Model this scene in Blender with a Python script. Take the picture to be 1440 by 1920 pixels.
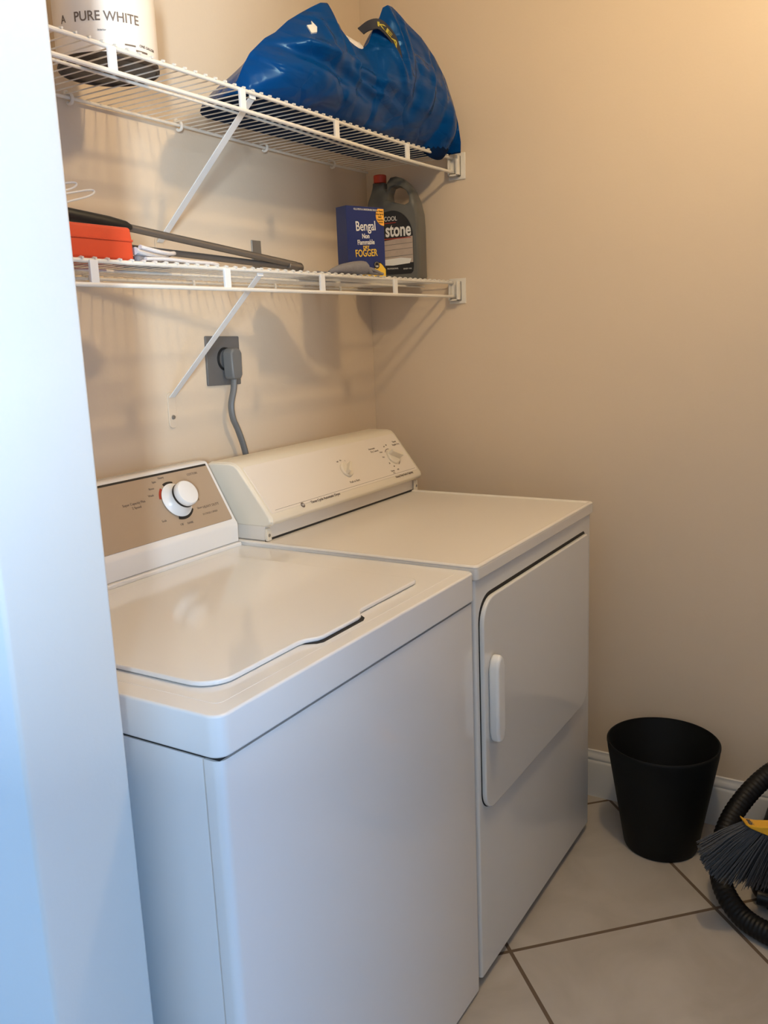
import bpy, bmesh, math, random
from mathutils import Vector, Matrix, noise
random.seed(7)
for o in list(bpy.data.objects): bpy.data.objects.remove(o)
SC = bpy.context.scene
COL = SC.collection
PI = math.pi

# ------------------------------------------------------------------ camera
CAM = Vector((-2.3254, -1.4461, 1.3498))
yaw, pit, rol, fpx = 1.0193, -0.1994, -0.0399, 1650.0
fw = Vector((math.sin(yaw)*math.cos(pit), math.cos(yaw)*math.cos(pit), math.sin(pit)))
rt = Vector((math.cos(yaw), -math.sin(yaw), 0)); up = rt.cross(fw)
r2 = rt*math.cos(rol)+up*math.sin(rol); u2 = -rt*math.sin(rol)+up*math.cos(rol)
cd = bpy.data.cameras.new('camera'); cam = bpy.data.objects.new('camera', cd); COL.objects.link(cam)
m = Matrix((r2, u2, -fw)).transposed().to_4x4(); m.translation = CAM
cam.matrix_world = m
cd.sensor_fit = 'VERTICAL'; cd.sensor_height = 24.0; cd.lens = fpx/1920*24.0; cd.clip_start = 0.02
SC.camera = cam

# ------------------------------------------------------------------ light and exposure
SC.view_settings.view_transform = 'Standard'; SC.view_settings.look = 'None'
SC.view_settings.gamma = 1.0; SC.view_settings.use_curve_mapping = False
SC.view_settings.exposure = 0.0
w = bpy.data.worlds.new('sky'); SC.world = w; w.use_nodes = True
w.node_tree.nodes['Background'].inputs[0].default_value = (0.45, 0.62, 1.0, 1)
w.node_tree.nodes['Background'].inputs[1].default_value = 0.5
LAMP = Vector((-0.95, -1.18, 2.32))
WARM = (1.0, 0.74, 0.42)
def light(name, kind, loc, energy, color, **kw):
    l = bpy.data.lights.new(name, kind); l.energy = energy; l.color = color
    for k, v in kw.items(): setattr(l, k, v)
    o = bpy.data.objects.new(name, l); COL.objects.link(o); o.location = loc; return o
light('lamp_light', 'POINT', LAMP, 27.5, WARM, shadow_soft_size=0.05)
win = light('window_daylight', 'AREA', (-4.80, -3.46, 1.50), 240, (0.66, 0.80, 0.93), shape='RECTANGLE', size=0.22, size_y=0.85)
win.rotation_euler = (0, -PI/2, 0)
def aim(o, t):
    o.rotation_euler = (Vector(t)-o.location).to_track_quat('-Z', 'Y').to_euler()
aim(win, (-3.8, -2.65, 1.48))
door = light('washer_fill_light', 'AREA', (-2.46, -3.02, 1.20), 58, (0.28, 0.54, 1.0), shape='RECTANGLE', size=0.60, size_y=1.9)  # unseen blue fill added for the washer front; no door stands here
aim(door, (-2.46, -2.0, 1.20))
hall = light('hall_fill_light', 'AREA', (-3.3, 0.98, 1.35), 62, (0.14, 0.44, 1.0), shape='RECTANGLE', size=1.2, size_y=1.9)  # unseen fill added to turn the wall end's left side blue
aim(hall, (-3.3, 0.0, 1.3))

# ------------------------------------------------------------------ materials
def mat(name, col, rough=0.5, metal=0.0, noise_amt=0.0, nscale=8.0, bump=0.0, bscale=200.0, spec=0.5, coat=0.0, emit=None, sub=0.0):
    M = bpy.data.materials.new(name); M.use_nodes = True; nt = M.node_tree; N = nt.nodes; L = nt.links
    b = N['Principled BSDF']; b.inputs['Roughness'].default_value = rough; b.inputs['Metallic'].default_value = metal
    b.inputs['Specular IOR Level'].default_value = spec
    b.inputs['Coat Weight'].default_value = coat; b.inputs['Coat Roughness'].default_value = 0.08
    tc = N.new('ShaderNodeTexCoord')
    nz = N.new('ShaderNodeTexNoise'); nz.inputs['Scale'].default_value = nscale; nz.inputs['Detail'].default_value = 4
    L.new(tc.outputs['Object'], nz.inputs['Vector'])
    mx = N.new('ShaderNodeMix'); mx.data_type = 'RGBA'
    c = Vector(col[:3]); a = c*(1-noise_amt); d = c*(1+noise_amt)
    mx.inputs[6].default_value = (*a, 1); mx.inputs[7].default_value = (*[min(1, x) for x in d], 1)
    L.new(nz.outputs['Fac'], mx.inputs[0]); L.new(mx.outputs[2], b.inputs['Base Color'])
    if bump:
        n2 = N.new('ShaderNodeTexNoise'); n2.inputs['Scale'].default_value = bscale; n2.inputs['Detail'].default_value = 3
        L.new(tc.outputs['Object'], n2.inputs['Vector'])
        bp = N.new('ShaderNodeBump'); bp.inputs['Strength'].default_value = bump; bp.inputs['Distance'].default_value = 0.002
        L.new(n2.outputs['Fac'], bp.inputs['Height']); L.new(bp.outputs['Normal'], b.inputs['Normal'])
    if emit:
        b.inputs['Emission Color'].default_value = (*emit[:3], 1); b.inputs['Emission Strength'].default_value = emit[3]
    return M
M_wall = mat('wall_paint', (0.71, 0.585, 0.44), 0.42, noise_amt=0.02, nscale=2.5, bump=0.12, bscale=140, spec=0.35)
M_hall = mat('unseen_wall_dark', (0.36, 0.31, 0.26), 0.6, bump=0.1, bscale=140)  # darkened on the unseen walls to cut bounced light
M_jamb = mat('white_wall_paint', (0.64, 0.635, 0.60), 0.5, noise_amt=0.01, bump=0.08, bscale=160)
M_ceil = mat('ceiling_paint', (0.62, 0.60, 0.56), 0.8, bump=0.2, bscale=90)
M_trim = mat('trim_paint', (0.66, 0.67, 0.68), 0.35)
M_wash = mat('washer_enamel', (0.80, 0.79, 0.77), 0.11, noise_amt=0.01, nscale=3, spec=0.5, coat=0.2)
M_dry = mat('dryer_enamel', (0.73, 0.725, 0.70), 0.12, noise_amt=0.01, nscale=3, spec=0.5, coat=0.3)
M_drylid = mat('dryer_top_enamel', (0.78, 0.74, 0.68), 0.25, noise_amt=0.015, nscale=3, coat=0.2)
M_plast = mat('cream_plastic', (0.78, 0.71, 0.58), 0.38, noise_amt=0.02)
M_wplast = mat('white_plastic', (0.82, 0.81, 0.78), 0.3)
M_cplate = mat('console_cream', (0.80, 0.73, 0.64), 0.35, noise_amt=0.01)
M_tan = mat('tan_panel', (0.41, 0.31, 0.215), 0.35, noise_amt=0.02, nscale=30)
M_black = mat('black_plastic', (0.012, 0.012, 0.012), 0.45)
M_gap = mat('dark_gap', (0.02, 0.018, 0.016), 0.8)
M_ink = mat('grey_ink', (0.16, 0.12, 0.09), 0.6)
M_red = mat('red_mark', (0.35, 0.03, 0.01), 0.5)
M_wire = mat('shelf_vinyl', (0.78, 0.74, 0.66), 0.35)
M_brace = mat('brace_white_metal', (0.82, 0.82, 0.80), 0.3)
M_grey = mat('outlet_grey', (0.13, 0.125, 0.12), 0.45, noise_amt=0.04)
M_cord = mat('cord_grey', (0.15, 0.15, 0.145), 0.45)
M_basket = mat('basket_black', (0.004, 0.0045, 0.0048), 0.6, bump=0.1, bscale=300, spec=0.22)
M_hose = mat('hose_black', (0.004, 0.004, 0.005), 0.5, spec=0.3)
M_yellow = mat('broom_yellow', (0.80, 0.42, 0.02), 0.35)
M_brist = mat('bristle_grey', (0.052, 0.053, 0.056), 0.6, noise_amt=0.3, nscale=60)
M_redbox = mat('red_box_plastic', (0.62, 0.065, 0.022), 0.38, noise_amt=0.04)
M_pole = mat('pole_metal', (0.20, 0.175, 0.15), 0.35, metal=0.6)
M_glove = mat('grey_knit', (0.22, 0.21, 0.22), 0.9, noise_amt=0.1, nscale=120, bump=0.6, bscale=400)
M_glovew = mat('white_knit', (0.72, 0.68, 0.66), 0.9, noise_amt=0.06, nscale=80, bump=0.6, bscale=300)
M_steel = mat('galvanised', (0.32, 0.31, 0.29), 0.4, metal=0.7)
M_tag = mat('white_sticker', (0.75, 0.74, 0.70), 0.4)
M_boxblue = mat('carton_blue', (0.008, 0.024, 0.14), 0.3, noise_amt=0.03)
M_carton_y = mat('carton_yellow', (0.85, 0.55, 0.06), 0.35)
M_orange = mat('carton_orange', (0.90, 0.45, 0.06), 0.35)
M_white = mat('white_ink', (0.82, 0.80, 0.76), 0.4)
M_blackink = mat('black_ink', (0.01, 0.01, 0.012), 0.4)
M_jug = mat('jug_grey', (0.115, 0.115, 0.105), 0.35, noise_amt=0.03)
M_cap = mat('red_orange_cap', (0.60, 0.055, 0.02), 0.4)
M_canlabel = mat('can_label_paper', (0.84, 0.77, 0.68), 0.35)
M_canmetal = mat('can_metal', (0.35, 0.33, 0.30), 0.3, metal=0.9)
M_canshade = mat('can_bottom_shade', (0.035, 0.025, 0.02), 0.45)  # shade under the can put into the metal's colour
M_olive = mat('strap_letter_yellow', (0.42, 0.36, 0.05), 0.5)
M_strap = mat('bag_strap_black', (0.02, 0.022, 0.035), 0.6)

def bag_material():
    M = mat('blue_tarpaulin', (0.001, 0.047, 0.195), 0.27, noise_amt=0.10, nscale=5, spec=0.28)
    nt = M.node_tree; N = nt.nodes; L = nt.links; b = N['Principled BSDF']
    b.inputs['Specular Tint'].default_value = (0.25, 0.55, 1.0, 1)
    tc = N.new('ShaderNodeTexCoord'); mp = N.new('ShaderNodeMapping'); mp.inputs['Scale'].default_value = (4, 4, 9)
    nz = N.new('ShaderNodeTexNoise'); nz.inputs['Scale'].default_value = 2.2; nz.inputs['Detail'].default_value = 1.5
    nz.inputs['Distortion'].default_value = 0.5
    L.new(tc.outputs['Object'], mp.inputs[0]); L.new(mp.outputs[0], nz.inputs['Vector'])
    v = N.new('ShaderNodeTexVoronoi'); v.feature = 'DISTANCE_TO_EDGE'; v.inputs['Scale'].default_value = 11
    L.new(tc.outputs['Object'], v.inputs['Vector'])
    mr = N.new('ShaderNodeMapRange'); mr.inputs[2].default_value = 0.16; L.new(v.outputs['Distance'], mr.inputs[0])
    ad = N.new('ShaderNodeMath'); ad.operation = 'MULTIPLY_ADD'; ad.inputs[1].default_value = 0.09
    L.new(mr.outputs[0], ad.inputs[0]); L.new(nz.outputs['Fac'], ad.inputs[2])
    bp = N.new('ShaderNodeBump'); bp.inputs['Strength'].default_value = 0.6; bp.inputs['Distance'].default_value = 0.03
    L.new(ad.outputs[0], bp.inputs['Height']); L.new(bp.outputs['Normal'], b.inputs['Normal'])
    return M
M_bag = bag_material()
M_bagbase = mat('blue_woven_base', (0.002, 0.016, 0.062), 0.85, noise_amt=0.1, nscale=30, spec=0.1)

def floor_material():
    M = bpy.data.materials.new('floor_tile'); M.use_nodes = True; nt = M.node_tree; N = nt.nodes; L = nt.links
    b = N['Principled BSDF']
    tc = N.new('ShaderNodeTexCoord'); sp = N.new('ShaderNodeSeparateXYZ'); L.new(tc.outputs['Object'], sp.inputs[0])
    def math_(op, a, bb=None, c=None):
        n = N.new('ShaderNodeMath'); n.operation = op
        for i, x in enumerate((a, bb, c)):
            if x is None: continue
            if isinstance(x, (int, float)): n.inputs[i].default_value = x
            else: L.new(x, n.inputs[i])
        return n.outputs[0]
    T = 0.5126; s = math.sqrt(0.5)
    ax, ay = -0.7384, -0.7526
    X = math_('SUBTRACT', sp.outputs[0], ax); Y = math_('SUBTRACT', sp.outputs[1], ay)
    A = math_('MULTIPLY', math_('SUBTRACT', X, Y), s/T)
    B = math_('MULTIPLY', math_('ADD', X, Y), s/T)
    def edge(v):
        f = math_('FRACT', v); return math_('MINIMUM', f, math_('SUBTRACT', 1.0, f))
    d = math_('MINIMUM', edge(A), edge(B))
    g = math_('LESS_THAN', d, 0.0085)
    ida = math_('FLOOR', A); idb = math_('FLOOR', B)
    cb = N.new('ShaderNodeCombineXYZ'); L.new(ida, cb.inputs[0]); L.new(idb, cb.inputs[1])
    wn = N.new('ShaderNodeTexWhiteNoise'); wn.noise_dimensions = '3D'; L.new(cb.outputs[0], wn.inputs['Vector'])
    off = N.new('ShaderNodeVectorMath'); off.operation = 'MULTIPLY_ADD'
    L.new(wn.outputs['Color'], off.inputs[0]); off.inputs[1].default_value = (7, 7, 7); L.new(tc.outputs['Object'], off.inputs[2])
    nz = N.new('ShaderNodeTexNoise'); nz.inputs['Scale'].default_value = 5; nz.inputs['Detail'].default_value = 6; nz.inputs['Distortion'].default_value = 0.8
    L.new(off.outputs[0], nz.inputs['Vector'])
    cr = N.new('ShaderNodeValToRGB'); cr.color_ramp.elements[0].position = 0.35; cr.color_ramp.elements[1].position = 0.65
    cr.color_ramp.elements[0].color = (0.40, 0.36, 0.31, 1); cr.color_ramp.elements[1].color = (0.49, 0.45, 0.40, 1)
    L.new(nz.outputs['Fac'], cr.inputs[0])
    mx = N.new('ShaderNodeMix'); mx.data_type = 'RGBA'; L.new(g, mx.inputs[0]); L.new(cr.outputs[0], mx.inputs[6])
    mx.inputs[7].default_value = (0.13, 0.09, 0.06, 1); L.new(mx.outputs[2], b.inputs['Base Color'])
    rr = math_('MULTIPLY_ADD', g, 0.5, 0.33); L.new(rr, b.inputs['Roughness'])
    bp = N.new('ShaderNodeBump'); bp.inputs['Strength'].default_value = 0.5; bp.inputs['Distance'].default_value = 0.002
    L.new(math_('SUBTRACT', 1.0, g), bp.inputs['Height']); L.new(bp.outputs['Normal'], b.inputs['Normal'])
    return M
M_floor = floor_material()

# ------------------------------------------------------------------ mesh helpers
def finish(name, bm, material, parent=None, bevel=0.0, seg=3, angle=35, smooth=True, mats=None):
    bmesh.ops.recalc_face_normals(bm, faces=bm.faces)
    me = bpy.data.meshes.new(name); bm.to_mesh(me); bm.free()
    for mm in (mats or [material]): me.materials.append(mm)
    o = bpy.data.objects.new(name, me); COL.objects.link(o)
    if smooth:
        for p in me.polygons: p.use_smooth = True
        me.set_sharp_from_angle(angle=math.radians(angle))
    if parent:
        o.parent = parent
        o.matrix_parent_inverse = parent.matrix_world.inverted() if False else Matrix.Identity(4)
    if bevel:
        b = o.modifiers.new('bevel', 'BEVEL'); b.width = bevel; b.segments = seg; b.limit_method = 'ANGLE'; b.angle_limit = math.radians(angle)
        b.harden_normals = True
    return o
def thing(name, label, cat, loc=(0, 0, 0), group=None, rot=(0, 0, 0)):
    o = bpy.data.objects.new(name, None); COL.objects.link(o); o.location = loc; o.rotation_euler = rot
    o.empty_display_size = 0.05
    o['label'] = label; o['category'] = cat
    if group: o['group'] = group
    return o
def tag(o, label, cat, group=None):
    o['label'] = label; o['category'] = cat
    if group: o['group'] = group
    return o
def struct(o): o['kind'] = 'structure'; return o
def rel(o, parent_loc):
    """geometry was made in world coordinates: bring it into the parent's frame"""
    o.data.transform(Matrix.Translation(-Vector(parent_loc))); return o
def B(): return bmesh.new()
def box(bm, x0, x1, y0, y1, z0, z1, M=None):
    vs = [bm.verts.new(Vector(c)) for c in ((x0,y0,z0),(x1,y0,z0),(x1,y1,z0),(x0,y1,z0),(x0,y0,z1),(x1,y0,z1),(x1,y1,z1),(x0,y1,z1))]
    if M:
        for v in vs: v.co = M @ v.co
    for f in ((0,3,2,1),(4,5,6,7),(0,1,5,4),(1,2,6,5),(2,3,7,6),(3,0,4,7)): bm.faces.new([vs[i] for i in f])
    return vs
def prism(bm, pts, O, U, V, n, d):
    """extrude a 2-D outline (in axes U,V at O) by d along n"""
    O, U, V, n = map(Vector, (O, U, V, n))
    a = [bm.verts.new(O+U*p[0]+V*p[1]) for p in pts]; b = [bm.verts.new(v.co+n*d) for v in a]
    bm.faces.new(a); bm.faces.new(b[::-1]); k = len(a)
    for i in range(k): bm.faces.new((a[i], b[i], b[(i+1) % k], a[(i+1) % k]))
def rrect(x0, x1, y0, y1, r, seg=6):
    """rounded rectangle outline; r = one radius or (bl, br, tr, tl)"""
    if not hasattr(r, '__len__'): r = (r,)*4
    out = []
    for (cx, cy, sx, sy, a0, q) in ((x0, y0, 1, 1, PI, r[0]), (x1, y0, -1, 1, 1.5*PI, r[1]), (x1, y1, -1, -1, 0, r[2]), (x0, y1, 1, -1, .5*PI, r[3])):
        if q <= 0: out.append((cx, cy)); continue
        for i in range(seg+1):
            a = a0+i*(PI/2)/seg; out.append((cx+sx*q+q*math.cos(a), cy+sy*q+q*math.sin(a)))
    return out
def tube(bm, pts, r, seg=10, closed=False, cap=True, rad=None, flat=None):
    pts = [Vector(p) for p in pts]; n = len(pts); rings = []
    prev = None
    for i, p in enumerate(pts):
        if closed: t = (pts[(i+1) % n]-pts[i-1]).normalized()
        else: t = (pts[min(i+1, n-1)]-pts[max(i-1, 0)]).normalized()
        if prev is None:
            a = Vector((0, 0, 1)) if abs(t.z) < .9 else Vector((1, 0, 0))
            u = t.cross(a).normalized()
        else:
            u = (prev-t*prev.dot(t)).normalized()
        prev = u; v = t.cross(u); rr = rad[i] if rad else r
        fl = flat or 1.0
        rings.append([bm.verts.new(p+u*math.cos(2*PI*k/seg)*rr+v*math.sin(2*PI*k/seg)*rr*fl) for k in range(seg)])
    m_ = n if closed else n-1
    for i in range(m_):
        a, b = rings[i], rings[(i+1) % n]
        for k in range(seg): bm.faces.new((a[k], a[(k+1) % seg], b[(k+1) % seg], b[k]))
    if cap and not closed: bm.faces.new(rings[0][::-1]); bm.faces.new(rings[-1])
def lathe(bm, prof, seg=48, M=None, close=False):
    rings = []
    for r, z in prof:
        if r < 1e-6: rings.append([bm.verts.new((0, 0, z))])
        else: rings.append([bm.verts.new((r*math.cos(2*PI*k/seg), r*math.sin(2*PI*k/seg), z)) for k in range(seg)])
    if M:
        for R in rings:
            for v in R: v.co = M @ v.co
    for i in range(len(rings)-1):
        a, b = rings[i], rings[i+1]
        for k in range(seg):
            k2 = (k+1) % seg
            if len(a) == 1 and len(b) == 1: continue
            if len(a) == 1: bm.faces.new((a[0], b[k], b[k2]))
            elif len(b) == 1: bm.faces.new((a[k], a[k2], b[0]))
            else: bm.faces.new((a[k], a[k2], b[k2], b[k]))
def spline(pts, n=8):
    P = [Vector(p) for p in pts]; out = []
    for i in range(len(P)-1):
        p0 = P[max(i-1, 0)]; p1 = P[i]; p2 = P[i+1]; p3 = P[min(i+2, len(P)-1)]
        for k in range(n):
            t = k/n
            out.append(0.5*((2*p1)+(-p0+p2)*t+(2*p0-5*p1+4*p2-p3)*t*t+(-p0+3*p1-3*p2+p3)*t**3))
    out.append(P[-1]); return out
def frame(O, U, V):
    """matrix whose local X,Y run along U,V and Z out of the surface"""
    U = Vector(U).normalized(); V = Vector(V).normalized(); W = U.cross(V)
    M = Matrix((U, V, W)).transposed().to_4x4(); M.translation = Vector(O); return M
def letters(name, items, F, material, parent, depth=0.0003, warp=None):
    """items: (text, x, y, size, align, xscale, shear) laid on the frame F; one mesh"""
    bm = bmesh.new()
    for it in items:
        s, x, y, size = it[:4]; al = it[4] if len(it) > 4 else 'LEFT'; xs = it[5] if len(it) > 5 else 1.0
        ro = it[6] if len(it) > 6 else 0.0; bold = it[7] if len(it) > 7 else 0.0
        c = bpy.data.curves.new('t', 'FONT'); c.body = s; c.size = size; c.align_x = al; c.extrude = depth; c.resolution_u = 3; c.offset = bold
        t = bpy.data.objects.new('t', c); COL.objects.link(t)
        dg = bpy.context.evaluated_depsgraph_get(); me = bpy.data.meshes.new_from_object(t.evaluated_get(dg))
        me.transform(Matrix.Translation((x, y, depth*.5)) @ Matrix.Rotation(ro, 4, 'Z') @ Matrix.Diagonal((xs, 1, 1, 1)))
        if warp:
            for v in me.vertices: v.co = warp(v.co)
        else: me.transform(F)
        bm.from_mesh(me); bpy.data.meshes.remove(me); bpy.data.objects.remove(t); bpy.data.curves.remove(c)
    return finish(name, bm, material, parent, smooth=False)

# ------------------------------------------------------------------ setting
CEIL = 2.45
bm = B(); box(bm, -4.95, 0.12, -4.3, 1.15, -0.10, 0.0); struct(finish('floor', bm, M_floor, smooth=False))
bm = B(); box(bm, -4.95, 0.12, -4.3, 1.15, CEIL, CEIL+.1); struct(finish('ceiling', bm, M_ceil, smooth=False))
bm = B(); box(bm, 0.0, 0.12, -2.22, 0.12, 0, CEIL); struct(finish('wall_right', bm, M_wall, smooth=False))
bm = B(); box(bm, -1.776, 0.0, 0.0, 0.12, 0, CEIL); struct(finish('wall_back', bm, M_wall, smooth=False))
bm = B(); box(bm, -2.10, 0.12, -2.34, -2.22, 0, CEIL); box(bm, -2.10, -1.98, -3.10, -2.34, 0, CEIL); struct(finish('wall_front', bm, M_hall, smooth=False))
bm = B(); prism(bm, rrect(-1.776, -1.632, -0.63, -0.0005, (0.006, 0.006, 0, 0)), (0, 0, 0), (1, 0, 0), (0, 1, 0), (0, 0, 1), CEIL)
struct(finish('wall_left', bm, M_jamb, angle=40))
bm = B(); box(bm, -4.95, -1.776, 1.03, 1.15, 0, 0.35); box(bm, -4.95, -1.776, 1.03, 1.15, 2.35, CEIL)
box(bm, -4.95, -3.95, 1.03, 1.15, .35, 2.35); box(bm, -2.65, -1.776, 1.03, 1.15, .35, 2.35); box(bm, -1.776, -1.66, 0.12, 1.15, 0, CEIL)
struct(finish('wall_hall', bm, M_hall, smooth=False))
bm = B(); box(bm, -4.95, -4.87, -4.3, -3.82, 0, CEIL); box(bm, -4.95, -4.87, -2.94, 1.15, 0, CEIL); box(bm, -4.95, -4.87, -3.82, -2.94, 0, 1.0); box(bm, -4.95, -4.87, -3.82, -2.94, 2.38, CEIL)
struct(finish('wall_far', bm, M_hall, smooth=False))
bm = B(); box(bm, -4.95, -2.80, -4.42, -4.3, 0, CEIL); box(bm, -2.92, -2.80, -4.3, -1.975, 0, CEIL); box(bm, -2.92, -2.80, -1.975, -0.95, 0, 1.22); box(bm, -2.80, -1.98, -3.18, -3.10, 0, CEIL); struct(finish('wall_rear_beam_stops', bm, M_hall, smooth=False))  # rear wall, plus unseen pier and half wall added to block window light
# moulded baseboard along the right and back walls
def baseboard(name, a, b, nrm):
    a, b, nrm = Vector(a), Vector(b), Vector(nrm); U = nrm
    prof = [(0, 0), (.014, 0), (.014, .104), (.0125, .109), (.010, .112), (.0115, .117), (.0115, .121), (.007, .129), (.0045, .133), (.0045, .139), (0, .141)]
    bm = B(); prism(bm, prof, a, U, (0, 0, 1), (b-a).normalized(), (b-a).length)
    return struct(finish(name, bm, M_trim, angle=50))
baseboard('baseboard_right', (0, 0, 0), (0, -2.22, 0), (-1, 0, 0))
baseboard('baseboard_back', (-1.632, 0, 0), (-.014, 0, 0), (0, -1, 0))
baseboard('baseboard_front', (-2.10, -2.22, 0), (-.014, -2.22, 0), (0, 1, 0))
# ceiling fixture that carries the warm lamp
t = thing('ceiling_light', 'round white ceiling fixture with a bare bulb above the laundry machines', 'lamp', (LAMP.x, LAMP.y, CEIL))
bm = B(); lathe(bm, [(0, 0), (.085, 0), (.085, -.012), (.06, -.03), (.03, -.036), (.022, -.06), (0, -.06)]); finish('lamp_base', bm, M_wplast, t)

# ------------------------------------------------------------------ wire shelves
def shelf(zs, yf, xs_struts, x_brace, label, mid, sag=0.0):
    t = thing('wire_shelf', label, 'shelf', (-.816, 0, zs), group='white wire shelves on the back wall')
    L = t.location
    x0, x1 = -1.628, -0.012; gap = .038
    sg = lambda x: -sag*math.exp(-((x+.33)/.30)**2)
    def part(name, bm, m_, **k): return rel(finish(name, bm, m_, t, **k), L)
    xs = [x0+(x1-x0)*i/24 for i in range(25)]
    for nm, y, z, r in (('front_top_rail', yf, 0, .0038), ('front_bottom_rail', yf-.004, -gap, .0040), ('rear_rail', -.012, -.004, .0034)) + tuple(('middle_rail', y, -.0055, .0028) for y in mid):
        bm = B(); tube(bm, [(x, y, zs+z+sg(x)) for x in xs], r, 10); part(nm, bm, M_wire)
    bm = B(); n = int((x1-x0)/.02667)
    for i in range(n+1):
        x = x1-.008-i*.02667
        z = zs+sg(x)
        tube(bm, [(x, -.004, z+.0022), (x, yf+.014, z+.0026), (x, yf+.004, z+.0038), (x, yf-.001, z+.0050), (x, yf-.0060, z+.0036)], 0, 6, rad=[.0013, .0013, .0017, .0022, .0020])
    part('wire_deck', bm, M_wire)
    for x in xs_struts:
        bm = B(); box(bm, x-.0085, x+.0085, yf-.0065, yf-.001, zs-gap+.001+sg(x), zs+.001+sg(x)); part('strut', bm, M_wplast, bevel=.001)
    # brace: flat strap from the front rail down to the wall, with a foot and a screw
    zt = zs-.010; zb = zs-.256
    for xb in (x_brace,):
        bm = B(); w_ = .009
        a = Vector((xb, yf+.006, zt)); b = Vector((xb, -.006, zb)); d = (b-a).normalized(); nn = Vector((1, 0, 0)).cross(d)
        prism(bm, [(-w_, 0), (w_, 0), (w_, .0022), (-w_, .0022)], a, (1, 0, 0), nn, d, (b-a).length)
        prism(bm, [(-w_, 0), (w_, 0), (w_, .016), (-w_, .016)], a+Vector((0, -.004, 0)), (1, 0, 0), (0, 0, 1), (0, 1, 0), .003)
        br = part('support_brace', bm, M_brace, bevel=.0007)
        bm = B(); prism(bm, rrect(xb-.012, xb+.012, zb-.068, zb+.012, .010), (0, 0, 0), (1, 0, 0), (0, 0, 1), (0, -1, 0), .004)
        f = rel(finish('brace_foot', bm, M_wall, br, bevel=.001), L)
        bm = B(); lathe(bm, [(0, .004), (.004, .0035), (.0052, 0), (0, 0)], 16, Matrix.Translation((xb, -.004, zb-.044)) @ Matrix.Rotation(PI/2, 4, 'X'))
        rel(finish('screw', bm, M_steel, br), L)
    # wall clips at the rear rail
    for x in (-1.37, -1.08, -.785, -.487, -.19):
        bm = B(); pts = [(x, -.001, zs+.004), (x, -.012, zs+.004), (x, -.0185, zs-.003), (x, -.0165, zs-.012), (x, -.008, zs-.014), (x, -.004, zs-.011)]
        tube(bm, spline(pts, 4), .0034, 8); lathe(bm, [(0, .004), (.006, .004), (.006, 0), (0, 0)], 16, Matrix.Translation((x, 0, zs+.006)) @ Matrix.Rotation(PI/2, 4, 'X'))
        part('wall_clip', bm, M_wire)
    # moulded end bracket on the right wall
    bm = B()
    box(bm, -.004, 0, yf-.036, yf+.016, zs-.058, zs+.012)
    box(bm, -.024, -.003, yf-.022, yf-.016, zs-.050, zs+.004); box(bm, -.024, -.003, yf+.004, yf+.009, zs-.050, zs+.004)
    box(bm, -.024, -.003, yf-.022, yf+.009, zs-.050, zs-.046); box(bm, -.009, -.003, yf-.022, yf+.009, zs-.05, zs+.004)
    part('end_bracket', bm, M_wire, bevel=.0012)
    bm = B(); lathe(bm, [(0, .003), (.004, .003), (.005, 0), (0, 0)], 14, Matrix.Translation((-.004, yf-.030, zs+.004)) @ Matrix.Rotation(-PI/2, 4, 'Y'))
    return t
shelf(1.4845, -.283, (-1.306, -.982, -.664, -.343), -.872, 'lower white wire shelf on the back wall, holding the red box and the blue carton', (-.19,))
shelf(1.8195, -.289, (-1.230, -.908, -.587, -.269), -.868, 'upper white wire shelf on the back wall, holding the paint can and the blue bag', (-.182,), sag=.004)
DECK1 = 1.4845+.0046; DECK2 = 1.8195+.0046

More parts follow.
